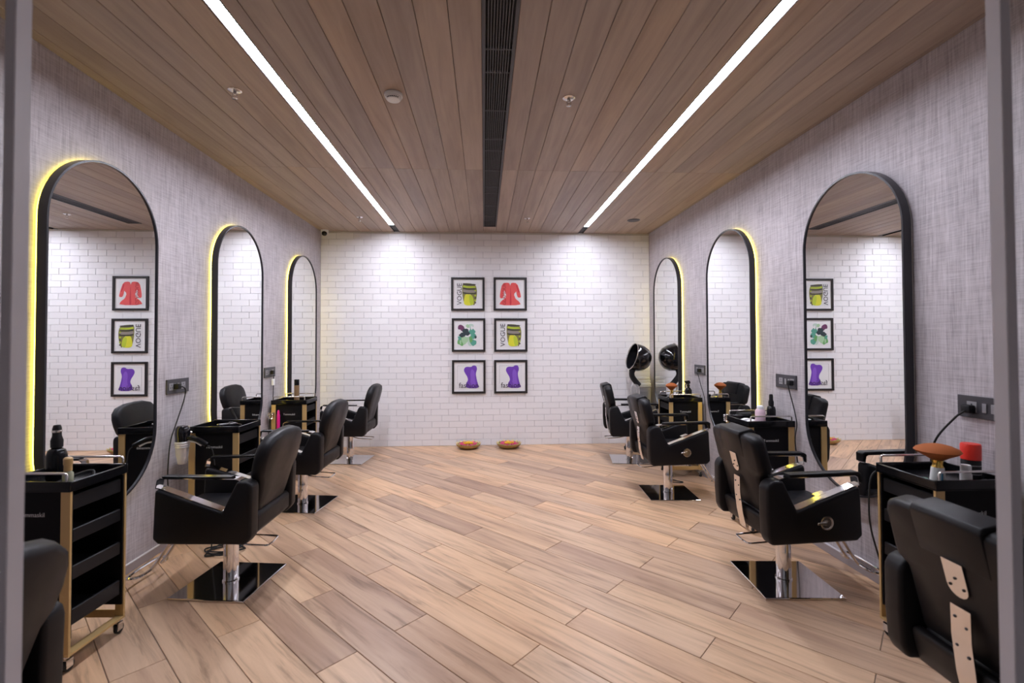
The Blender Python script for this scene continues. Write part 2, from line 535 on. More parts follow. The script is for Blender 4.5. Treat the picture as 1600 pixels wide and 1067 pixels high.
for r in range(rows - 1, -1, -1):
    z = CH * (r + .5)
    x = -.988 - (BWd / 2 if (r % 2 == 0) else 0) - 8 * BWd + random.uniform(-.018, .018)
    while x + BWd < XL: x += BWd
    while x < XR:
        a = max(x, XL + .001); b = min(x + BWd, XR - .001)
        x += BWd
        if b - a < .02: continue
        w = round(b - a, 3)
        yy = BY + random.uniform(-.0015, .0015)
        tilt = random.uniform(-.006, .006)
        if nb < 300:
            if w not in bcache: bcache[w] = brick_mesh(w)
            new_obj('brick', bcache[w], None, wb, ((a + b) / 2, yy, z), (tilt, 0, random.uniform(-.004, .004)))
            nb += 1
        else:
            me = bcache.get(w) or bcache.setdefault(w, brick_mesh(w))
            q = bmesh.new(); q.from_mesh(me)
            bmesh.ops.rotate(q, verts=q.verts[:], cent=(0, 0, 0), matrix=Matrix.Rotation(tilt, 3, 'X'))
            bmesh.ops.translate(q, verts=q.verts[:], vec=((a + b) / 2, yy, z))
            tmp = bpy.data.meshes.new('t'); q.to_mesh(tmp); q.free(); stuffb.from_mesh(tmp); bpy.data.meshes.remove(tmp)
me = bpy.data.meshes.new('brickwork'); stuffb.to_mesh(me); stuffb.free()
o = new_obj('brickwork', me, M_BRICK, wb); o['kind'] = 'stuff'
o = MB().box(XL, XR, BY - .012, BY + .01, CH * rows + .001, H, .002, 1).build('trim_1', mat_new('cream_trim', (.62, .59, .54), .5)); struct(o, 'narrow cream trim strip between brick wall and ceiling', 'trim')

# glazed front: aluminium posts and side panes
for nm, xi, xo, wx, ya, yb, lab in (('window_1', -.8556, -.8750, XL, .900, .933, 'left'), ('window_2', 1.049, 1.0715, XR, .900, .930, 'right')):
    t = new_obj(nm, None); struct(t, 'glazed front panel with aluminium post on the %s of the opening' % lab, 'window')
    MB().box(min(xi, xo), max(xi, xo), ya, yb, 0, H, .0015, 1).build('frame_post', M_ALU, t)
    a, b = (wx, xo) if wx < 0 else (xo, wx)
    MB().box(a + .002, b - .002, .912, .920, .04, H - .03).build('glass_pane', M_GLASS, t)
    m = MB(); m.box(a + .001, b - .001, ya, yb, 0.0, .038); m.box(a + .001, b - .001, ya, yb, H - .03, H); m.build('frame_rail', M_ALU, t)

# ------------------------------------------------------------------ mirrors
MR, ZT, ZB = .42, 2.15, .92
def stadium(r, n=28):
    pts = [(r * math.cos(PI * k / n), ZT + r * math.sin(PI * k / n)) for k in range(n + 1)]
    pts += [(-r * math.cos(PI * k / n), ZB - r * math.sin(PI * k / n)) for k in range(n + 1)]
    return pts
def ring_mesh(ro, ri, x0, x1, sx, mat):
    b = bmesh.new(); O = stadium(ro); I = stadium(ri); n = len(O)
    V = [[b.verts.new((sx * x, p[0], p[1])) for p in L] for x, L in ((x0, O), (x1, O), (x1, I), (x0, I))]
    for i in range(4):
        A, B = V[i], V[(i + 1) % 4]
        for k in range(n): b.faces.new((A[k], A[(k + 1) % n], B[(k + 1) % n], B[k])).smooth = (i in (0, 2))
    bmesh.ops.recalc_face_normals(b, faces=b.faces[:])
    me = bpy.data.meshes.new('ring'); b.to_mesh(me); b.free()
    try: me.set_sharp_from_angle(angle=.6)
    except Exception: pass
    me.materials.append(mat); return me
def plate_mesh(r, x0, x1, sx, mat):
    me = MB().prism(stadium(r), abs(x1 - x0), 'x', sx * (x0 + x1) / 2).mesh('plate'); me.materials.append(mat); return me
def mirror(x, y, sx, label, lit):
    t = thing('arched_mirror', label, 'mirror', (x, y, 0), 0, 'arched wall mirrors')
    new_obj('frame', ring_mesh(MR, MR - .011, .017, .066, sx, M_FRAME), None, t)
    new_obj('mirror_glass', plate_mesh(MR - .0115, .046, .058, sx, M_MIRROR), None, t)
    new_obj('backing', plate_mesh(MR - .02, .018, .045, sx, M_BLACKM), None, t)
    g = new_obj('led_strip', ring_mesh(MR - .012, MR - .024, .001, .016, sx, M_LEDY if lit else M_WHITE), None, t)
    g['label'] = 'yellow glowing light strip' if lit else 'unlit light strip'
mirror(XL, 2.965, 1, 'tall arched black-framed mirror with yellow backlight, nearest on the left wall', True)
mirror(XL, 4.53, 1, 'tall arched black-framed mirror with yellow backlight, middle of the left wall', True)
mirror(XL, 6.08, 1, 'tall arched black-framed mirror with yellow backlight, left wall next to the brick wall', True)
mirror(XR, 2.963, -1, 'tall arched black-framed mirror without backlight, nearest on the right wall', False)
mirror(XR, 4.50, -1, 'tall arched black-framed mirror with yellow backlight, middle of the right wall', True)
mirror(XR, 6.07, -1, 'tall arched mirror with yellow backlight, right wall beside the hood dryer', True)

# ------------------------------------------------------------------ sockets
def socket(x, y, sx, label, plug=True):
    t = thing('wall_socket', label, 'socket', (x, y, 1.165), 0, 'dark socket plates on the side walls')
    MB().box(min(0, sx * .012), max(0, sx * .012), -.128, .128, -.054, .054, .003, 2).build('plate', M_SOCKET, t)
    for k, yy in enumerate((-.085, -.045, -.005, .055)):
        if k == 0 or k == 3:
            a = MB().box(min(sx * .0122, sx * .0145), max(sx * .0122, sx * .0145), yy - .024, yy + .024, -.026, .026, .001, 1).build('outlet', M_SWITCH, t)
            h = MB()
            for dy, dz in ((0, .012), (-.010, -.008), (.010, -.008)): h.box(min(sx * .0146, sx * .0150), max(sx * .0146, sx * .0150), yy + dy - .003, yy + dy + .003, dz - .004, dz + .004)
            h.build('pin_holes', M_BLACKM, a)
        else:
            MB().box(min(sx * .0122, sx * .016), max(sx * .0122, sx * .016), yy - .010, yy + .010, -.022, .022, .001, 1).build('switch', M_SWITCH, t)
    return t
sk = {}
sk['L1'] = socket(XL, 3.70, 1, 'dark socket plate left of the middle mirror on the left wall, black plug in it')
sk['L2'] = socket(XL, 5.235, 1, 'dark socket plate left of the far mirror on the left wall')
sk['R1'] = socket(XR, 2.18, -1, 'large dark socket plate on the right wall above the nearest trolley')
sk['R2'] = socket(XR, 3.69, -1, 'dark socket plate on the right wall between nearest and middle mirror')
sk['R3'] = socket(XR, 5.21, -1, 'dark socket plate on the right wall between middle and far mirror')

# ------------------------------------------------------------------ pictures
M_PIC = mat_new('picture_black', (.022, .019, .020), .35)
M_MAT = mat_new('mat_board', (.86, .85, .86), .6)
M_PAPER = mat_new('print_paper', (.80, .80, .81), .5)
M_INK = mat_new('ink', (.025, .02, .03), .5)
def flat(c, r=.5): return mat_new('print_colour', c, r)
P_YG, P_YG2, P_OLIVE, P_DKOL, P_TAUPE = flat((.72, .72, .04)), flat((.50, .62, .04)), flat((.22, .21, .06)), flat((.05, .045, .04)), flat((.30, .26, .24))
P_RED, P_RED2, P_REDI = flat((.80, .10, .10)), flat((.62, .03, .05)), flat((.45, .02, .03))
P_GRN, P_GRN2, P_TEAL, P_PLUM, P_DARK, P_PALE = flat((.16, .42, .14)), flat((.40, .62, .38)), flat((.10, .36, .27)), flat((.16, .04, .12)), flat((.03, .05, .06)), flat((.52, .66, .58))
P_PUR, P_PUR2 = flat((.16, .05, .45)), flat((.24, .10, .58))
def motif(parent, pts, mat, lvl, name='motif', sm=2):
    pts = smooth_closed(pts, sm) if sm else pts
    MB().prism(pts, .0005, 'y', -.0140 - .0006 * lvl).build(name, mat, parent)
def text_obj(s, size, mat, parent, loc, rot, align='CENTER', xs=1.0, ys=1.0, ex=.0003, sp=1.0):
    cu = bpy.data.curves.new('lettering', 'FONT'); cu.body = s; cu.size = size; cu.align_x = align; cu.align_y = 'CENTER'
    cu.extrude = ex; cu.space_character = sp; cu.materials.append(mat); cu.resolution_u = 2
    tmp = bpy.data.objects.new('lettering_curve', cu); COL.objects.link(tmp)
    me = bpy.data.meshes.new_from_object(tmp.evaluated_get(bpy.context.evaluated_depsgraph_get()))
    bpy.data.objects.remove(tmp); bpy.data.curves.remove(cu)
    if not me.materials: me.materials.append(mat)
    o = bpy.data.objects.new('lettering', me); COL.objects.link(o); o.parent = parent; o.location = loc; o.rotation_euler = rot; o.scale = (xs, ys, 1)
    return o
def picture(x, z, label, kind):
    t = thing('picture_frame', label, 'picture', (x, BY - .011, z), 0, 'square framed fashion prints on the brick wall')
    s = .239; w = .030
    m = MB()
    m.box(-s, s, -.028, 0, s - w, s, .002, 1); m.box(-s, s, -.028, 0, -s, -s + w, .002, 1)
    m.box(-s, -s + w, -.028, 0, -s + w, s - w, .002, 1); m.box(s - w, s, -.028, 0, -s + w, s - w, .002, 1)
    m.build('frame', M_PIC, t)
    MB().box(-s + w, s - w, -.010, -.004, -s + w, s - w).build('mat_board', M_MAT, t)
    m = MB(); e = .165
    p = MB().box(-e, e, -.0135, -.0102, -e, e).build('print', M_PAPER, t)
    if kind in ('vogue', 'vogue2'):
        dx = 0.0 if kind == 'vogue' else .022
        motif(p, [(-.075 + dx, .16), (.07 + dx, .15), (.12 + dx, .12), (.135 + dx, .0), (.10 + dx, -.16), (.07 + dx, -.16), (.06 + dx, .0), (-.03 + dx, .0), (-.05 + dx, -.15), (-.075 + dx, -.05), (-.085 + dx, .08)], P_OLIVE, 1)
        motif(p, [(-.035 + dx, .01), (.06 + dx, -.01), (.085 + dx, -.10), (.078 + dx, -.163), (-.06 + dx, -.163), (-.055 + dx, -.07)], P_YG, 2)
        motif(p, [(.01 + dx, -.01), (.06 + dx, -.02), (.08 + dx, -.10), (.075 + dx, -.16), (.03 + dx, -.16)], P_YG2, 3)
        for k, (za, zb, mm) in enumerate(((.15, .135, P_DKOL), (.115, .10, P_YG2), (.085, .072, P_DKOL), (.06, .03, P_TAUPE), (.02, .008, P_DKOL))):
            motif(p, [(-.07 + dx, za + .01), (.0 + dx, za - .006), (.11 + dx, za - .004), (.115 + dx, zb - .008), (.0 + dx, zb - .012), (-.075 + dx, zb)], mm, 3 + (k % 2), sm=1)
        for k in range(6): motif(p, [(.095 + dx + .004 * (k % 2), .06 - .035 * k), (.122 + dx, .055 - .035 * k), (.115 + dx, .04 - .035 * k), (.09 + dx, .042 - .035 * k)], P_DKOL if k % 2 else P_YG2, 4, sm=1)
        text_obj('VOGUE', .098, M_INK, p, (-.118 + dx * .3, -.0145 - .004, 0), (PI / 2, -PI / 2, 0), xs=.94 if kind == 'vogue' else 1.0)
    elif kind == 'red':
        motif(p, [(-.115, .155), (-.02, .165), (.0, .13), (.02, .165), (.10, .155), (.135, .05), (.15, -.01), (.155, -.05), (.115, -.055), (.095, -.02), (.085, .05), (.06, -.02), (.075, -.07), (.13, -.11), (.155, -.163), (-.165, -.163), (-.13, -.10), (-.07, -.06), (-.055, -.01), (-.085, .05), (-.10, -.06), (-.15, -.065), (-.145, .02)], P_RED, 1, sm=1)
        motif(p, [(.003, .12), (.012, .0), (.02, -.163), (-.012, -.163), (.0, 0)], P_RED2, 2, sm=1)
        motif(p, [(.08, .13), (.10, .13), (.135, .02), (.115, .02)], P_RED2, 2, sm=1)
        motif(p, [(-.015, .163), (.012, .163), (.0, .12)], P_PAPERW, 3, sm=0)
        motif(p, [(.062, .02), (.078, .01), (.085, -.045), (.055, -.03)], P_PAPERW, 3, sm=1)
        motif(p, [(-.095, .04), (-.075, .045), (-.058, -.055), (-.098, -.06)], P_PAPERW, 3, sm=1)
        text_obj('GLAMOUR', .068, P_REDI, p, (-.083, -.0175, 0), (PI / 2, -PI / 2, 0), xs=.98)
    elif kind == 'green':
        rnd = random.Random(3)
        def blob(x, z, r, mm, lv, e=1.0):
            pts = [(x + r * rnd.uniform(.6, 1.15) * math.cos(a * PI / 5), z + r * e * rnd.uniform(.6, 1.15) * math.sin(a * PI / 5)) for a in range(10)]
            pts = [(min(.16, max(-.16, a)), min(.162, max(-.162, b))) for a, b in pts]
            motif(p, pts, mm, lv, sm=1)
        blob(-.11, -.09, .06, P_GRN, 1, 1.2); blob(-.05, -.07, .055, P_GRN2, 2, 1.3); blob(-.11, .11, .045, P_PLUM, 1); blob(-.085, .08, .035, P_PLUM, 2)
        blob(-.05, .06, .05, P_DARK, 3); blob(-.09, .0, .05, P_DARK, 2, .8); blob(-.02, .02, .045, P_DARK, 4, .8); blob(.03, .13, .045, P_PALE, 1); blob(.05, .05, .05, P_TEAL, 2, 1.3)
        blob(.07, -.02, .045, P_TEAL, 3); blob(.02, -.09, .06, P_PALE, 1, 1.2); blob(.075, -.11, .05, P_TEAL, 3); blob(.10, -.03, .02, P_DARK, 5, 1.3); blob(-.01, .13, .03, P_GRN2, 2)
        blob(.03, -.06, .03, P_GRN, 4, 1.6); blob(-.13, -.04, .03, P_TEAL, 4, 1.3); blob(.045, .1, .015, P_PAPERW, 5, 2.2); blob(-.115, -.1, .014, P_GRN2, 5, 2.5)
    else:
        motif(p, [(-.03, .145), (.035, .14), (.06, .165), (.105, .16), (.12, .11), (.10, .05), (.105, .0), (.125, -.09), (.155, -.163), (-.045, -.163), (-.04, -.09), (-.01, -.05), (-.02, .0), (-.05, .045), (-.072, .09), (-.06, .13)], P_PUR, 1, sm=1)
        motif(p, [(.03, .10), (.06, .11), (.09, .05), (.085, -.02), (.11, -.14), (.0, -.14), (.03, -.05), (.02, .03)], P_PUR2, 2)
        m2 = MB(); m2.box(-.163, .163, -.0150, -.0140, .158, .160); m2.box(-.163, -.161, -.0150, -.0140, -.1, .158); m2.build('motif', M_GREYP, p)
        text_obj('fashion', .107, M_INK, p, (0, -.0175, -.125), (PI / 2, 0, 0), xs=.94)
P_PAPERW = flat((.82, .80, .81))
picture(-.231, 2.166, 'framed print top left of the six, patterned top over yellow skirt with VOGUE upright', 'vogue')
picture(.377, 2.168, 'framed print top right of the six, red coat dress', 'red')
picture(-.222, 1.578, 'framed print middle left of the six, green and plum floral dress', 'green')
picture(.383, 1.577, 'framed print middle right of the six, yellow skirt with VOGUE upright', 'vogue2')
picture(-.220, .981, 'framed print bottom left of the six, purple corset over the word fashion', 'purple')
picture(.381, .980, 'framed print bottom right of the six, purple corset over the word fashion', 'purple')

# ------------------------------------------------------------------ salon chairs
def side_panel_me(kind):
    if kind == 'L': rear = [(-.240, .350), (-.274, .39), (-.280, .66)]
    else: rear = [(-.262, .345), (-.282, .385), (-.290, .50), (-.290, .66)]
    pts = rear + [(-.275, .690), (-.248, .706), (-.190, .706), (-.105, .530), (.268, .658), (.285, .646), (.296, .375), (.262, .347)]
    me = MB().prism(pts, .085, 'y', 0, .016, 3).mesh('side_panel', True, .8); me.materials.append(M_LEATHER); return me
def arc_pts(c, r, a0, a1, n):
    return [(c[0] + r * math.cos(a0 + (a1 - a0) * k / n), c[1] + r * math.sin(a0 + (a1 - a0) * k / n)) for k in range(n + 1)]
def back_outline(kind):
    if kind == 'L':
        half = [(.165, 0), (.185, .05), (.20, .13), (.212, .19), (.245, .235), (.256, .30), (.254, .36), (.238, .41), (.19, .452), (.10, .474), (0, .478)]
    else:
        half = [(.195, 0), (.205, .02), (.208, .20), (.212, .235), (.245, .255), (.252, .28), (.248, .43), (.236, .458), (.205, .474), (.10, .478), (0, .480)]
    pts = half[:-1] + [half[-1]] + [(-a, b) for a, b in half[-2::-1]]
    return pts
def make_chair(kind, label, loc, hd):
    t = thing('salon_chair', label, 'chair', loc, math.radians(hd), 'black salon chairs')
    # base
    MB().box(-.232, .232, -.232, .232, 0.0, .012, .004, 2).build('base_plate', M_CHROME, t, None, (0, 0, math.radians(-6 if kind == 'L' else -4)))
    MB().lathe([(0, .012), (.048, .012), (.048, .018), (.043, .022), (.043, .19), (.0425, .192), (.0425, .335), (0, .335)], 28).build('column', M_CHROME, t, smooth=True)
    m = MB(); m.box(-.15, .15, -.12, .12, .335, .360); m.build('seat_plate', M_BLACKM, t)
    # shell
    for s in (1, -1):
        rz = math.radians(-3.6 * s)
        y = .25 * s
        o = new_obj('side_panel', side_panel_me(kind), None, t, (0, y, 0), (0, 0, rz))
        # armrest: bent flat bar and pad
        a = MB()
        path = [(-.202, .709), (-.18, .716), (.262, .716), (.278, .706), (.286, .662), (.262, .658), (-.098, .535), (-.112, .540), (-.198, .701)]
        a.ribbon(path, .054, .005, 0, True)
        if kind == 'R':
            a.box(.03, .09, -.022, .022, .0, .001, 0, mat=Matrix.Translation((0, 0, .594)) @ Matrix.Rotation(-.33, 4, 'Y'))
        ar = a.build('armrest', M_ARM if kind == 'R' else M_CHROME, t, (0, y, 0), (0, 0, rz)); ar['label'] = 'bent chrome bar armrest'
        if kind == 'L':
            MB().box(-.15, .255, -.024, .024, .7188, .728, .003, 2).build('armrest_pad', M_BLACK, t, (0, y, 0), (0, 0, rz))
        else:
            MB().prism([(-.145, .7188), (.285, .7188), (.292, .683), (.305, .668), (.306, .725), (.285, .738), (-.145, .736)], .056, 'y', 0, .005, 2).build('armrest_pad', M_LEATHER, t, (0, y, 0), (0, 0, rz), smooth=True)
            # reclining dial
            d = MB(); R = Matrix.Translation((.065, .0435 * s, .462)) @ Matrix.Rotation(-s * PI / 2, 4, 'X')
            d.lathe([(0, 0), (.040, 0), (.040, .006), (.033, .007), (.031, .003), (.014, .003), (.012, .012), (0, .012)], 24, R)
            d.box(-.062, .0, -.007, .007, .008, .013, .002, 1, R)
            d.build('recline_dial', M_SATIN, t, (0, y, 0), (0, 0, rz), smooth=True)
    zb1 = .50
    bx = MB()
    if kind == 'L': bx.prism([(-.222, .352), (-.268, .395), (-.268, zb1 - .02), (-.25, zb1), (-.215, zb1), (-.20, .352)], .43, 'y', 0, .012, 3)
    else: bx.prism([(-.235, .350), (-.252, .40), (-.264, .462), (-.256, .476), (-.225, .476), (-.20, .350)], .43, 'y', 0, .010, 3)
    bx.build('rear_panel', M_LEATHER2, t, smooth=True)
    MB().box(-.235, .300, -.203, .203, .362, .495, .028, 4).build('seat', M_LEATHER, t, smooth=True)
    # backrest, leaning
    lean = math.atan2(.118 if kind == 'L' else .112, .46)
    bm_ = Matrix.Translation((-.208, 0, .492)) @ Matrix.Rotation(-lean, 4, 'Y')
    if kind == 'R': bm_ = Matrix.Translation((-.186, 0, .478)) @ Matrix.Rotation(-lean, 4, 'Y')
    bk = MB().pillow(back_outline(kind), .078 if kind == 'L' else .085, .014 if kind == 'L' else .006, bm_).build('backrest', M_LEATHER, t, smooth=True, angle=1.2)
    if kind == 'R':
        h = MB()
        path = [(-.050, .33), (-.050, .478), (-.040, .490), (.040, .490), (.056, .470), (.058, .36)]
        h.prism([(-.048, .335), (-.050, .475), (-.038, .492), (.042, .492), (.060, .472), (.062, .34), (.040, .335), (.036, .465), (-.036, .468), (-.040, .335)], .24, 'y', 0, .006, 2, bm_)
        h.build('headrest', M_LEATHER, t, smooth=True)
        # rear brackets
        pts = [(-.035, .345), (.035, .345), (.035, .27)] + arc_pts((0, .262), .035, 0, -PI, 8) + [(-.035, .27)]
        b1 = MB().prism(pts, .004, 'x', -.0515, 0, 2, bm_).build('upper_bracket', M_SATIN, t)
        q = MB()
        for yy, zz in ((0, .29), (-.022, .262), (.022, .262)): q.lathe([(0, 0), (.005, 0), (.004, .003), (0, .003)], 8, bm_ @ Matrix.Translation((-.0535, yy, zz)) @ Matrix.Rotation(-PI / 2, 4, 'Y'))
        q.build('bolt', M_BLACKM, b1)
        m = MB(); m.ribbon([(-.290, .655), (-.288, .56), (-.274, .44), (-.252, .340)], .066, .005)
        b2 = m.build('lower_bracket', M_SATIN, t)
        q = MB()
        for yy, zz in ((.018, .62), (-.018, .60), (.018, .53), (-.018, .51)): q.lathe([(0, 0), (.0055, 0), (.004, .003), (0, .003)], 8, Matrix.Translation((-.2905 + (.60 - zz) * .06, yy, zz)) @ Matrix.Rotation(-PI / 2 - .05, 4, 'Y'))
        q.build('bolt', M_VENT, b2)
    # pump lever loop
    m = MB()
    n0 = .115 if kind == 'L' else -.085
    m.tube(spline([(-.02, n0 * .5 + .04, .328), (-.14, n0 + .066, .312), (-.27, n0 + .070, .300), (-.305, n0 + .066, .298), (-.314, n0 + .05, .298), (-.318, n0, .298), (-.314, n0 - .05, .298), (-.305, n0 - .066, .298), (-.27, n0 - .070, .300), (-.14, n0 - .066, .312), (-.02, n0 * .5 - .04, .328)], 4), .0055, 8)
    m.build('pump_lever', M_CHROME, t, smooth=True)
    # footrest
    m = MB()
    for yy in (-.045, .045): m.tube(spline([(.26, yy, .358), (.33, yy, .29), (.42, yy, .15), (.455, yy, .105)], 5), .010, 8)
    m.tube(spline([(.455, -.045, .105), (.47, -.12, .098), (.53, -.14, .096), (.545, 0, .096), (.53, .14, .096), (.47, .12, .098), (.455, .045, .105)], 6), .0095, 8)
    m.build('footrest', M_CHROME, t, smooth=True)
    return t
make_chair('L', 'black round-backed salon chair cut off by the post at the bottom left corner', (-1.575, 1.25, 0), 180)
make_chair('L', 'black round-backed salon chair nearest complete one on the left side', (-1.582, 3.07, 0), 179)
make_chair('L', 'black round-backed salon chair, middle of the left row', (-1.665, 4.465, 0), 178)
make_chair('L', 'black round-backed salon chair, left row closest to the brick wall', (-1.685, 6.08, 0), 179)
make_chair('R', 'black reclining salon chair seen from behind at the bottom right corner', (1.785, 1.425, 0), -2)
make_chair('R', 'black reclining salon chair with dial, second from the front on the right', (1.865, 2.90, 0), 0)
make_chair('R', 'black reclining salon chair with dial, third from the front on the right', (1.795, 4.585, 0), 0)
make_chair('R', 'black reclining salon chair on the right, closest to the brick wall', (1.815, 5.88, 0), -6)

# ------------------------------------------------------------------ trolleys
def make_trolley(label, x, y, rz, rails=True):
    t = thing('salon_trolley', label, 'trolley', (x, y, 0), rz, 'black trolleys with gold posts')
    X, Y = .187, .165
    m = MB()
    m.box(-X, X, -Y, Y, .818, .828, .002, 1)
    m.box(-X, X, -Y, -Y + .012, .820, .866, .004, 2); m.box(-X, X, Y - .012, Y, .820, .866, .004, 2)
    m.box(-X, -X + .012, -Y + .004, Y - .004, .820, .862, .003, 1); m.box(X - .012, X, -Y + .004, Y - .004, .820, .862, .003, 1)
    m.build('top_tray', M_BLACK, t, smooth=True)
    for s in ((-1, 1) if rails else ()):
        yy = s * (Y - .008)
        m = MB(); m.tube([(-.165, yy, .862), (-.165, yy, .892), (-.160, yy, .899), (-.152, yy, .902), (.152, yy, .902), (.160, yy, .899), (.165, yy, .892), (.165, yy, .862)], .0058, 8)
        m.build('rail', M_SATIN, t, smooth=True)
    for sx in (-1, 1):
        m = MB()
        xa, xb = sorted((sx * .140, sx * .184))
        m.box(xa, xb, -Y + .006, -Y + .018, .088, .818, .001, 1); m.box(xa, xb, Y - .018, Y - .006, .088, .818, .001, 1)
        m.box(xa, xb, -Y + .006, Y - .006, .076, .0878, .001, 1)
        m.build('side_frame', M_GOLD, t)
    for sy in (-1, 1):
        ya, yb = sorted((sy * (Y - .010), sy * (Y - .016)))
        MB().box(-.139, .139, ya, yb, .078, .118, .001, 1).build('cross_bar', M_GOLD, t)
        ya, yb = sorted((sy * (Y - .014), sy * (Y - .022)))
        p = MB().box(-.139, .139, ya, yb, .190, .817, .002, 1).build('side_panel', M_PANEL, t)
        text_obj('Tommaskil', .028, M_LETTER, p, (0, sy * (Y - .0135), .712), (PI / 2, 0, 0 if sy < 0 else PI), xs=1.0)
    for sy in (-1, 1):
        ya, yb = sorted((sy * (Y - .019), sy * (Y - .027)))
        MB().box(-.139, .180, ya, yb, .150, .812, .002, 1).build('inner_panel', M_PANEL, t)
    for z, hh in ((.728, .066), (.580, .060), (.410, .062), (.205, .072)):
        m = MB(); d = .0045
        m.box(-.150, .168, -Y + .032, Y - .032, z, z + d)
        m.box(-.150, -.146, -Y + .028, Y - .028, z, z + hh); m.box(.160, .174, -Y + .030, Y - .030, z, z + hh, .003, 1)
        m.box(-.150, .168, -Y + .030, -Y + .034, z, z + hh); m.box(-.150, .168, Y - .034, Y - .030, z, z + hh)
        m.build('drawer', M_BLACKM, t)
    for sx in (-1, 1):
        for sy in (-1, 1):
            c = MB()
            c.lathe([(0, .058), (.012, .058), (.012, .0755), (0, .0755)], 10, Matrix.Translation((sx * .160, sy * .140, 0)))
            c.box(sx * .160 - .013, sx * .160 - .010, sy * .140 - .012, sy * .140 + .020, .020, .060); c.box(sx * .160 + .010, sx * .160 + .013, sy * .140 - .012, sy * .140 + .020, .020, .060)
            c.box(sx * .160 - .013, sx * .160 + .013, sy * .140 - .012, sy * .140 + .020, .056, .060)
            co = c.build('caster', M_CHROME, t)
            MB().lathe([(0, -.009), (.022, -.009), (.026, -.006), (.026, .006), (.022, .009), (0, .009)], 16, Matrix.Translation((sx * .160, sy * .140 + .008, .026)) @ Matrix.Rotation(PI / 2, 4, 'Y')).build('wheel', M_RUBBER, co, smooth=True)
    return t
cL1 = make_trolley('black trolley with gold posts, nearest on the left beside the first mirror', -2.050, 2.425, math.radians(-3))
cL2 = make_trolley('black trolley with gold posts and a hair dryer hung on it, left wall', -2.005, 3.80, math.radians(-2), False)
cL3 = make_trolley('black trolley with gold posts and pink bottle, far left beside the last mirror', -2.095, 5.37, 0)
cR1 = make_trolley('black trolley with gold posts holding the red can and big brush, nearest on the right', 2.205, 2.20, PI)
cR2 = make_trolley('black trolley with gold posts holding the pale pink bottle, right wall', 2.232, 3.755, PI)
cR3 = make_trolley('black trolley with gold posts holding the spray bottle, far right', 2.205, 5.265, PI)
TZ = .8285

# ------------------------------------------------------------------ things on the trolleys
def place(t, x, y, z=TZ): t.location = (x, y, z)
def bottle(name, label, cat, x, y, prof, mat, cap=None, capmat=None, z=TZ, capname='cap', group=None, n=18):
    t = thing(name, label, cat, (x, y, z), 0, group)
    MB().lathe(prof, n).build('body', mat, t, smooth=True)
    if cap: MB().lathe(cap, n).build(capname, capmat, t, smooth=True)
    return t
def spray(label, x, y, rz, h=.15, z=TZ):
    t = thing('spray_bottle', label, 'bottle', (x, y, z), rz)
    MB().lathe([(0, 0), (.036, 0), (.038, .01), (.038, h * .75), (.028, h * .9), (.013, h), (.013, h + .01), (0, h + .01)], 18).build('body', M_BLACK, t, smooth=True)
    MB().lathe([(0, h + .010), (.017, h + .010), (.017, h + .032), (.010, h + .040), (0, h + .040)], 14).build('collar', M_BLACKM, t, smooth=True)
    m = MB(); m.prism([(-.022, h + .040), (.018, h + .040), (.050, h + .062), (.050, h + .074), (-.012, h + .078), (-.026, h + .060)], .020, 'y', 0, .003, 1); m.build('spray_head', M_BLACK, t)
    MB().tube(spline([(.026, 0, h + .045), (.044, 0, h + .025), (.040, 0, h - .005)], 4), .005, 6).build('trigger', M_BLACKM, t, smooth=True)
    return t
def pump_bottle(label, x, y, s=1.0, z=TZ, band=False):
    t = thing('pump_bottle', label, 'bottle', (x, y, z), 0)
    MB().lathe([(0, 0), (.034 * s, 0), (.036 * s, .008), (.036 * s, .105 * s), (.030 * s, .128 * s), (.014 * s, .140 * s), (0, .140 * s)], 20).build('body', M_BLACK, t, smooth=True)
    MB().lathe([(0, .140 * s), (.021 * s, .140 * s), (.022 * s, .170 * s), (.016 * s, .190 * s), (.016 * s, .222 * s), (.012 * s, .236 * s), (0, .238 * s)], 16).build('nozzle', M_BLACKM, t, smooth=True)
    if band: MB().lathe([(.0165 * s, .205 * s), (.0172 * s, .206 * s), (.0172 * s, .214 * s), (.0165 * s, .215 * s)], 16, close=False).build('band', M_SATIN, t, smooth=True)
    return t
M_AMBER = mat_new('amber_gold_cap', (.55, .36, .15), .35)
M_OIL = mat_new('pale_oil_glass', (.55, .55, .38), .08, trans=.5)
M_PINKW = mat_new('pale_pink_plastic', (.80, .58, .66), .35)
M_PINK = mat_new('hot_pink', (.85, .02, .28), .3)
M_REDCAP = mat_new('red_cap', (.80, .035, .02), .35)
M_BRIST = mat_new('orange_bristles', (.34, .085, .012), .8)
M_BROWN = mat_new('brown_label', (.28, .17, .09), .4)
M_SILVER = mat_new('silver_plastic', (.80, .78, .79), .35, .35)
M_GREENL = mat_new('mint_lid', (.30, .62, .45), .4)
pump_bottle('black pump bottle on the nearest left trolley in front of the mirror', -2.085, 2.43, 1.12, band=True)
bottle('oil_bottle', 'small glass oil bottle with wooden cap on the nearest left trolley', 'bottle', -1.935, 2.315, [(0, 0), (.020, 0), (.021, .005), (.021, .060), (.012, .072), (0, .072)], M_OIL,
       [(0, .072), (.0155, .072), (.0155, .098), (.0175, .102), (.0175, .128), (.012, .134), (0, .134)], M_AMBER)
t = MB().tube(spline([(-2.02, 2.36, TZ + .006), (-1.97, 2.42, TZ + .03), (-1.93, 2.45, TZ + .035), (-1.905, 2.42, TZ + .006)], 6), .006, 6).build('curling_wand', M_BLACKM, smooth=True)
tag(t, 'bent black styling wand lying in the nearest left trolley tray', 'styling tool')
m = MB(); m.box(-.05, .03, -.012, .012, 0, .010, .002, 1); m.box(-.02, .05, .016, .030, 0, .014, .002, 1)
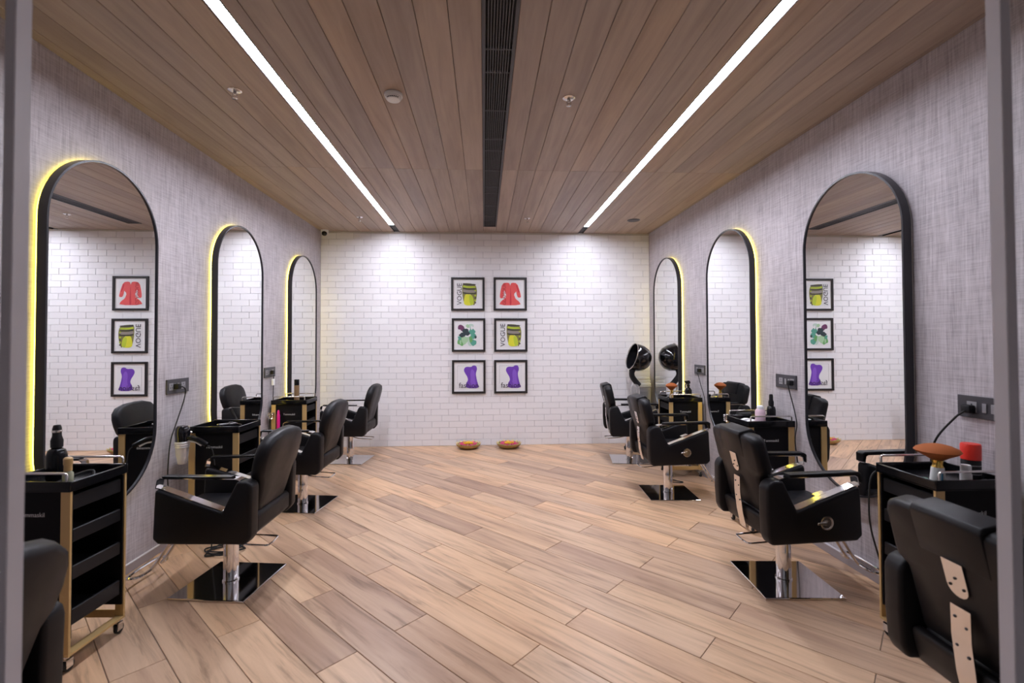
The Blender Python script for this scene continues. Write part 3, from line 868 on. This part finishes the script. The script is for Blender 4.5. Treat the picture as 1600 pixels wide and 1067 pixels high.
t = m.build('hair_tool_kit', M_SILVER, None, (-1.93, 2.36, .5855), (0, 0, .5)); tag(t, 'small silver tools lying in the second drawer of the nearest left trolley', 'tools')
# right front trolley
def make_brush(label, x, y, s, tilt=0.0, handle=True, z=TZ):
    t = thing('neck_duster_brush', label, 'brush', (x, y, z), 0)
    MB().lathe([(0, 0), (.030 * s, 0), (.031 * s, .006 * s), (.024 * s, .072 * s), (0, .072 * s)], 20).build('handle', M_WHITE2 if handle else M_AMBER, t, smooth=True)
    MB().lathe([(0, .072 * s), (.0235 * s, .072 * s), (.019 * s, .085 * s), (.022 * s, .105 * s), (0, .105 * s)], 20).build('ferrule', mat_new('gold_ferrule', (.75, .50, .12), .18, 1.0), t, smooth=True)
    MB().lathe([(0, .105 * s), (.023 * s, .105 * s), (.045 * s, .120 * s), (.078 * s, .138 * s), (.088 * s, .148 * s), (.080 * s, .159 * s), (.055 * s, .171 * s), (.028 * s, .178 * s), (0, .180 * s)], 26).build('bristles', M_BRIST, t, smooth=True)
    if handle: MB().box(-.012, -.004, -.0300, -.0285, .015, .058).build('blue_mark', mat_new('blue_mark', (.10, .35, .60), .4), t)
    return t
make_brush('large round orange duster brush with white handle on the nearest right trolley', 2.125, 2.135, 1.0)
t = bottle('spray_can', 'black can with a tall red cap on the nearest right trolley', 'can', 2.322, 2.165, [(0, 0), (.036, 0), (.037, .006), (.037, .092), (.034, .098), (0, .098)], M_BLACKM,
       [(0, .0985), (.0385, .0985), (.0385, .165), (.036, .172), (0, .172)], M_REDCAP)
m = MB(); 
for zz in (.03, .045, .07): m.lathe([(.0372, zz), (.0375, zz + .0005), (.0375, zz + .004), (.0372, zz + .0045)], 18, close=False)
m.build('label_lines', M_SWITCH, t)
bottle('lotion_bottle', 'small white bottle with white cap in front of the red-capped can', 'bottle', 2.232, 2.105, [(0, 0), (.021, 0), (.022, .004), (.022, .045), (.018, .052), (0, .052)], M_WHITE2,
       [(0, .0525), (.0185, .0525), (.020, .056), (.020, .082), (.017, .088), (0, .088)], M_WHITE2)
t = bottle('cream_jar', 'flat mint green jar beside the large orange brush', 'jar', 2.045, 2.135, [(0, 0), (.022, 0), (.022, .012), (0, .012)], M_OIL, [(0, .0125), (.024, .0125), (.024, .022), (0, .022)], M_GREENL, capname='lid')
# right middle trolley
bottle('shampoo_bottle', 'pale pink rounded bottle on the second right trolley', 'bottle', 2.205, 3.70, [(0, 0), (.036, 0), (.038, .006), (.038, .098), (.030, .115), (0, .115)], M_PINKW,
       [(0, .1155), (.024, .1155), (.025, .120), (.025, .138), (.021, .144), (0, .144)], M_WHITE2)
pump_bottle('slim black pump bottle behind the pale pink bottle on the right', 2.345, 3.78, .95)
m = MB()
m.prism([(-.06, 0), (.05, 0), (.055, .012), (.0, .030), (-.055, .014)], .08, 'y', 0, .006, 2)
m.prism([(-.10, .02), (-.03, .012), (.0, .03), (-.04, .034)], .035, 'y', .02, .005, 2)
t = m.build('folded_cloth', M_WHITE2, None, (2.165, 3.76, TZ), (0, 0, .3), smooth=True); tag(t, 'crumpled white cloth beside the pale pink bottle', 'cloth')
# right far trolley
make_brush('small orange fan brush standing on the far right trolley', 2.085, 5.20, .72, handle=False).scale = (1, 1, 1.5)
spray('black trigger spray bottle on the far right trolley', 2.325, 5.31, math.radians(200), .13)
t = MB()
for k in range(3): t.tube([(-.05 + .012 * k, -.02, .008 + .013 * k), (.05 - .01 * k, .02 + .01 * k, .008 + .013 * k)], .0065, 8)
t = t.build('hair_clip_bundle', M_CHROME, None, (2.09, 5.30, TZ), smooth=True); tag(t, 'shiny metal hair clips on the far right trolley', 'hair clips')
# left far trolley
t = bottle('tall_bottle', 'tall brown bottle with black cap on the far left trolley', 'bottle', -2.105, 5.45, [(0, 0), (.027, 0), (.028, .005), (.028, .175), (0, .175)], M_BROWN,
       [(0, .1755), (.027, .1755), (.027, .235), (.024, .24), (0, .24)], M_BLACK)
# left middle trolley clipper
t = thing('hair_clipper', 'black and chrome hair clipper lying in the middle left trolley tray', 'clipper', (-1.99, 3.80, TZ), .7)
MB().box(-.075, .06, -.021, .021, .0, .036, .010, 3).build('body', M_BLACKG, t, smooth=True)
MB().prism([(.0605, .004), (.092, .010), (.092, .018), (.0605, .030)], .042, 'y', 0, .002, 1).build('blade', M_CHROME, t)
MB().lathe([(.012, 0), (.016, 0), (.016, .004), (.012, .004), (.012, 0)], 16, Matrix.Translation((.02, 0, .0365)), close=False).build('ring', M_CHROME, t, smooth=True)

# spiral holders (clip on the trolley posts)
def spiral(label, x, y, z, r=.032, turns=4):
    pts = [(r * (1 - .04 * k / 10) * math.cos(2 * PI * k / 12), r * (1 - .04 * k / 10) * math.sin(2 * PI * k / 12), -.0012 * k) for k in range(12 * turns)]
    o = MB().tube(pts, .0038, 6).build('spiral_holder', M_CHROME, None, (x, y, z), smooth=True)
    return tag(o, label, 'holder', 'chrome spiral dryer holders')
spiral('chrome spiral holder on the far left trolley post', -2.262, 5.165, .735)
spiral('chrome spiral holder at the inner corner of the second right trolley', 2.075, 3.965, .86)
t = bottle('spray_bottle_pink', 'hot pink slim bottle hanging on the far left trolley post', 'bottle', -2.185, 5.165, [(0, 0), (.015, 0), (.017, .005), (.017, .165), (.015, .19), (.012, .195), (0, .195)], M_PINK,
       [(0, .1955), (.012, .1955), (.012, .215), (.008, .235), (0, .236)], M_PINK, z=.53)
m = MB(); m.tube([(-2.185, 5.183, .70), (-2.185, 5.203, .70)], .012, 8); m = m.build('mount', M_BLACKM); m.parent = t; m.matrix_parent_inverse = Matrix.Translation((2.185, -5.165, -.53))
# hair dryer hanging from the middle left trolley
t = thing('hair_dryer', 'black and silver hair dryer hanging nozzle down on the middle left trolley', 'hair dryer', (-2.185, 3.56, .715), math.radians(0))
MB().lathe([(0, .155), (.030, .150), (.040, .135), (.043, .105), (.040, .075), (.040, .055), (0, .055)], 22).build('motor_housing', M_BLACKG, t, smooth=True)
MB().lathe([(0, .0545), (.040, .0545), (.043, .046), (.040, .040), (.042, .032), (.038, .026), (.040, .018), (.036, .012), (.034, -.03), (.024, -.085), (.022, -.087), (0, -.087)], 22).build('nozzle', M_SILVER, t, smooth=True)
m = MB(); m.tube(spline([(.036, 0, .075), (.085, -.005, .068), (.135, -.01, .045), (.160, -.012, .030)], 5), [.017] * 16, 10); m.build('handle', M_BLACK, t, smooth=True)
m = MB(); m.tube(spline([(.038, -.004, .055), (.085, -.008, .050), (.125, -.014, .030)], 5), .007, 6); m.build('silver_trim', M_SILVER, t, smooth=True)
MB().tube(spline([(.160, -.012, .030), (.19, -.012, .0), (.205, -.010, -.10), (.215, -.010, -.28), (.20, -.012, -.45), (.19, -.012, -.615)], 6), .0035, 6).build('cord', M_RUBBER, t, smooth=True)
MB().tube([(.02, .030, .10), (.03, .062, .10)], .010, 8).build('hook', M_CHROME, t)
t.scale = (1.15, 1.15, 1.15)

# ------------------------------------------------------------------ cords
def cord(parent, pts, r=.004, plug=None, name='power_cord', label=None, z=None):
    """a cord and its plug belong to the socket they are plugged into"""
    off = Vector(parent.location) if parent else Vector((0, 0, 0))
    o = MB().tube(spline([Vector(p) - off for p in pts], 8), r, 6).build(name, M_RUBBER, parent, smooth=True)
    if plug:
        x, y, z, sx = plug
        MB().box(min(x, x + sx * .035) - off.x, max(x, x + sx * .035) - off.x, y - .022 - off.y, y + .022 - off.y, z - .020 - off.z, z + .020 - off.z, .006, 2).build('plug', M_BLACKM, o, smooth=True)
    if label: tag(o, label, 'cable')
    return o
cord(sk['L1'], [(XL + .05, 3.655, 1.165), (XL + .055, 3.71, 1.14), (XL + .03, 3.735, 1.05), (XL + .02, 3.66, .88), (XL + .02, 3.60, .76), (XL + .02, 3.575, .55), (XL + .03, 3.57, .35), (XL + .03, 3.56, .08)], .0045, (XL + .0165, 3.655, 1.165, 1))
cord(sk['L2'], [(XL + .03, 5.28, 1.13), (XL + .025, 5.285, 1.0), (XL + .02, 5.28, .85), (XL + .02, 5.18, .5), (XL + .03, 5.14, .08)], .004, (XL + .0165, 5.24, 1.165, 1))
cord(sk['R1'], [(XR - .05, 2.235, 1.145), (XR - .06, 2.28, 1.10), (XR - .045, 2.40, .96), (XR - .03, 2.44, .80), (XR - .03, 2.44, .4), (XR - .03, 2.44, .08)], .005, (XR - .0165, 2.235, 1.155, -1))
cord(sk['R2'], [(XR - .05, 3.60, 1.150), (XR - .04, 3.60, 1.10), (XR - .02, 3.59, 1.0), (XR - .02, 3.565, .93), (XR - .02, 3.545, .84), (XR - .025, 3.56, .72), (XR - .02, 3.54, .5), (XR - .03, 3.545, .2), (XR - .03, 3.55, .08)], .004, (XR - .0165, 3.60, 1.160, -1))
cord(sk['R3'], [(XR - .05, 5.17, 1.13), (XR - .025, 5.15, 1.0), (XR - .02, 5.06, .8), (XR - .02, 5.05, .3), (XR - .03, 5.05, .08)], .0035, (XR - .0165, 5.17, 1.160, -1))
t = MB().box(XL + .012, XL + .034, 5.265, 5.300, 1.02, 1.09, .004, 2).build('power_adapter', M_WHITE2, smooth=True); tag(t, 'small white adapter hanging on the cord beside the far left mirror', 'adapter')
cord(None, [(2.16, 2.41, .74), (2.099, 2.42, .793), (2.057, 2.42, .797), (2.032, 2.42, .74), (2.025, 2.42, .59), (2.037, 2.42, .489), (2.064, 2.42, .388), (2.087, 2.42, .30), (2.11, 2.42, .12), (2.13, 2.43, .008), (2.2, 2.44, .006)], .0045, name='extension_cable', label='black cable hanging behind the nearest right trolley in front of the skirting')
rp = random.Random(5)
pts = [( -1.86 + .13 * math.cos(k * 1.9) + rp.uniform(-.03, .03), 3.52 + .10 * math.sin(k * 1.9) + rp.uniform(-.03, .03), .007 + .005 * (k % 4)) for k in range(16)]
cord(None, pts, .005, name='cable_tangle', label='tangled black cable on the floor behind the nearest left chair')
pts = [(2.0 + .09 * math.cos(k * 2.0), 4.93 + .06 * math.sin(k * 2.0), .006 + .006 * (k % 3)) for k in range(8)]
cord(None, pts, .004, name='cable_loop', label='small black cable loop on the floor under the far right trolley')

# ------------------------------------------------------------------ ceiling fittings
def sprinkler(x, y, label):
    t = thing('ceiling_sprinkler', label, 'sprinkler', (x, y, H), 0, 'ceiling sprinklers')
    MB().lathe([(0, 0), (.040, 0), (.040, -.003), (.028, -.010), (0, -.010)], 20).build('escutcheon', M_SATIN, t, smooth=True)
    m = MB(); m.lathe([(0, -.0105), (.011, -.0105), (.011, -.022), (.006, -.026), (0, -.026)], 12)
    m.tube([(-.010, 0, -.022), (-.014, 0, -.036), (0, 0, -.050)], .0022, 6); m.tube([(.010, 0, -.022), (.014, 0, -.036), (0, 0, -.050)], .0022, 6)
    m.build('frame_arms', M_SATIN, t, smooth=True)
    MB().lathe([(0, -.050), (.016, -.050), (.016, -.053), (0, -.053)], 14).build('deflector', M_SATIN, t)
sprinkler(-1.541, 2.99, 'chrome sprinkler on the ceiling left of the left light strip, nearer one')
sprinkler(.547, 2.993, 'chrome sprinkler on the ceiling right of the air grille, nearer one')
sprinkler(-1.56, 6.01, 'chrome sprinkler on the ceiling near the back wall, left')
sprinkler(.553, 5.996, 'chrome sprinkler on the ceiling near the back wall, right of the grille')
t = thing('smoke_detector', 'round white smoke detector on the ceiling left of the air grille', 'smoke detector', (-.568, 2.994, H))
MB().lathe([(0, 0), (.056, 0), (.058, -.008), (.056, -.018), (0, -.018)], 28).build('base', M_WHITE, t, smooth=True)
MB().lathe([(0, -.0185), (.050, -.0185), (.050, -.028), (.040, -.040), (.020, -.043), (0, -.043)], 28).build('cover', M_WHITE, t, smooth=True)
m = MB()
for a in range(-3, 4): m.box(-.004, .004, -.0008, .0008, -.003, .003, 0, mat=Matrix.Rotation(a * .26 - PI / 2, 4, 'Z') @ Matrix.Translation((.0455, 0, -.0335)) @ Matrix.Rotation(PI / 2, 4, 'Z') @ Matrix.Rotation(.8, 4, 'X'))
m.build('slots', M_BLACKM, t)
t = thing('ceiling_speaker', 'dark round speaker in the ceiling near the back right corner', 'speaker', (1.942, 6.04, H))
MB().lathe([(0, 0), (.082, 0), (.082, -.004), (.072, -.008), (.068, -.005), (0, -.005)], 28).build('ring', M_SOCKET, t, smooth=True)
MB().lathe([(0, -.0052), (.066, -.0052), (.05, -.009), (0, -.011)], 24).build('grille', M_VENT, t, smooth=True)
t = thing('security_camera', 'white security camera with dark lens in the upper left corner of the brick wall', 'camera', (-2.235, 6.75, H))
MB().lathe([(0, 0), (.052, 0), (.052, -.030), (.046, -.046), (0, -.046)], 22).build('housing', M_WHITE2, t, smooth=True)
MB().lathe([(0, 0), (.036, 0), (.036, .012), (.028, .028), (.012, .036), (0, .037)], 22, Matrix.Translation((.005, -.022, -.048)) @ Matrix.Rotation(math.radians(125), 4, 'X')).build('lens_dome', M_BLACKG, t, smooth=True)

# ------------------------------------------------------------------ hood dryer and cabinet in the far right corner
t = thing('hood_dryer', 'black hood hair dryer on a stand in the far right corner', 'hood dryer', (2.085, 6.50, 0))
RM = Matrix.Translation((-.03, -.04, 1.272)) @ Matrix.Rotation(math.radians(4), 4, 'Z') @ Matrix.Rotation(math.radians(-74), 4, 'Y') @ Matrix.Scale(1.07, 4)
prof_o = [(.172, 0.01), (.175, -.03), (.172, -.09), (.150, -.155), (.105, -.205), (.05, -.228), (0, -.232)]
MB().lathe(prof_o + [(0, -.226), (.05, -.221), (.10, -.198), (.143, -.150), (.164, -.09), (.166, -.03), (.165, .01), (.172, .01)], 32, RM, close=False).build('hood', M_BLACKG, t, smooth=True)
MB().tube([RM @ Vector((.174 * math.cos(2 * PI * k / 32), .174 * math.sin(2 * PI * k / 32), .016)) for k in range(32)], .005, 6, closed=True).build('rim', M_SATIN, t, smooth=True)
MB().lathe([(0, -.212), (.05, -.205), (.10, -.178), (.12, -.16), (.0, -.165)], 24, RM, close=False).build('inner_vent', M_VENT, t, smooth=True)
m = MB(); m.tube(spline([(-.02, -.05, 1.125), (-.05, -.05, 1.07), (-.048, -.05, 1.0), (.0, -.045, .93), (.05, -.04, .875)], 5), [.042] * 6 + [.038] * 20, 12); m.build('arm', M_BLACKM, t, smooth=True)
MB().lathe([(0, 0.075), (.016, .075), (.016, .88), (0, .88)], 14, Matrix.Translation((.03, -.03, 0))).build('pole', M_CHROME, t, smooth=True)
for k in range(5):
    a = 2 * PI * k / 5 + 2.1
    lg = MB().tube([(.03, -.03, .075), (.03 + .19 * math.cos(a), -.03 + .19 * math.sin(a), .062)], [.016, .010], 8).build('leg', M_BLACKM, t, smooth=True)
    MB().lathe([(0, -.012), (.024, -.012), (.026, -.008), (.026, .008), (.024, .012), (0, .012)], 16, Matrix.Translation((.03 + .19 * math.cos(a), -.03 + .19 * math.sin(a), .027)) @ Matrix.Rotation(PI / 2, 4, 'Y')).build('caster', M_RUBBER, lg, smooth=True)
t = thing('towel_cabinet', 'light grey storage cabinet under the hood dryer in the far right corner', 'cabinet', (2.250, 6.712, 0))
MB().box(-.100, .100, -.110, .112, .10, .83, .012, 3).build('body', M_GREYP, t, smooth=True)
MB().box(-.106, .106, -.116, .116, .8305, .855, .008, 2).build('top', mat_new('pale_grey_top', (.55, .54, .55), .4), t, smooth=True)
MB().box(-.06, .06, -.118, -.1105, .45, .78, .004, 2).build('door', mat_new('grey_door', (.22, .22, .25), .4), t)
m = MB()
for sx in (-.08, .08):
    for sy in (-.095, .095): m.box(sx - .012, sx + .012, sy - .012, sy + .012, 0, .10)
m.build('foot', M_BLACKM, t)
for k, (dx, dy, z, w, h, lab) in enumerate(((0, 0, .8555, .21, .040, 'bottom white folded towel on the grey corner cabinet'), (.005, .01, .896, .20, .038, 'middle white folded towel on the grey corner cabinet'), (-.005, 0, .9345, .185, .040, 'top white folded towel on the grey corner cabinet'))):
    o = MB().box(-w / 2, w / 2, -.10, .10, 0, h, .015, 3).build('folded_towel', M_WHITE2, None, (2.250 + dx, 6.712 + dy, z), (0, 0, random.uniform(-.08, .08)), smooth=True)
    tag(o, lab, 'towel', 'folded white towels on the corner cabinet')
M_CLEAR = mat_new('clear_plastic', (.85, .83, .82), .15, trans=.75)
t = MB().prism(smooth_closed([(-.055, -.10), (.05, -.10), (.06, 0), (.045, .10), (-.04, .105), (-.065, .02)], 2), .05, 'y', 0, 0).build('plastic_bag', M_CLEAR, None, (2.045, 6.36, .80))
tag(t, 'clear plastic bag hanging under the black hood dryer', 'bag')

# ------------------------------------------------------------------ flower bowls
M_BRASS = mat_new('brass_bowl', (.45, .30, .12), .35, .8)
P_PETY, P_PETP, P_PETO, P_PETG = mat_new('yellow_petals', (.90, .55, .03), .7), mat_new('pink_petals', (.78, .10, .25), .7), mat_new('cream_petals', (.75, .60, .30), .7), mat_new('green_petals', (.45, .50, .15), .7)
def flower_bowl(label, x, y, seed):
    rr = random.Random(seed)
    t = thing('flower_bowl', label, 'bowl', (x, y, 0), 0, 'flower bowls on the floor')
    MB().lathe([(0, 0), (.105, 0), (.135, .020), (.165, .045), (.172, .062), (.166, .062), (.158, .047), (.13, .026), (0, .022)], 36, close=False).build('bowl', M_BRASS, t, smooth=True)
    m = MB()
    for k in range(16):
        a = 2 * PI * k / 16
        m.prism(smooth_closed([(0, -.026), (.028, 0), (0, .026), (-.016, 0)], 1), .003, 'z', 0, 0, mat=Matrix.Rotation(a, 4, 'Z') @ Matrix.Translation((.160, 0, .066)) @ Matrix.Rotation(-.5, 4, 'Y'))
    m.build('rim_petals', P_PETO, t)
    def fill(name, mat, r0, r1, n, z, s):
        b = MB()
        for k in range(n):
            a = rr.uniform(0, 2 * PI); r = rr.uniform(r0, r1)
            b.prism([(0, -s * .6), (s, 0), (0, s * .6), (-s * .6, 0)], .004, 'z', 0, 0, mat=Matrix.Translation((r * math.cos(a), r * math.sin(a), z + rr.uniform(-.006, .008))) @ Matrix.Rotation(a + rr.uniform(-1, 1), 4, 'Z') @ Matrix.Rotation(rr.uniform(-.7, .2), 4, 'Y'))
        o = b.build(name, mat, t); o['kind'] = 'stuff'
    fill('outer_petals', P_PETG, .118, .145, 90, .052, .016)
    fill('pink_petals', P_PETP, .070, .125, 170, .060, .017)
    fill('yellow_petals', P_PETY, 0, .070, 130, .070, .016)
flower_bowl('brass bowl of yellow and pink petals on the floor, left of the two', -.222, 6.655, 1)
flower_bowl('brass bowl of pink petals with yellow centre on the floor, right of the two', .342, 6.655, 2)
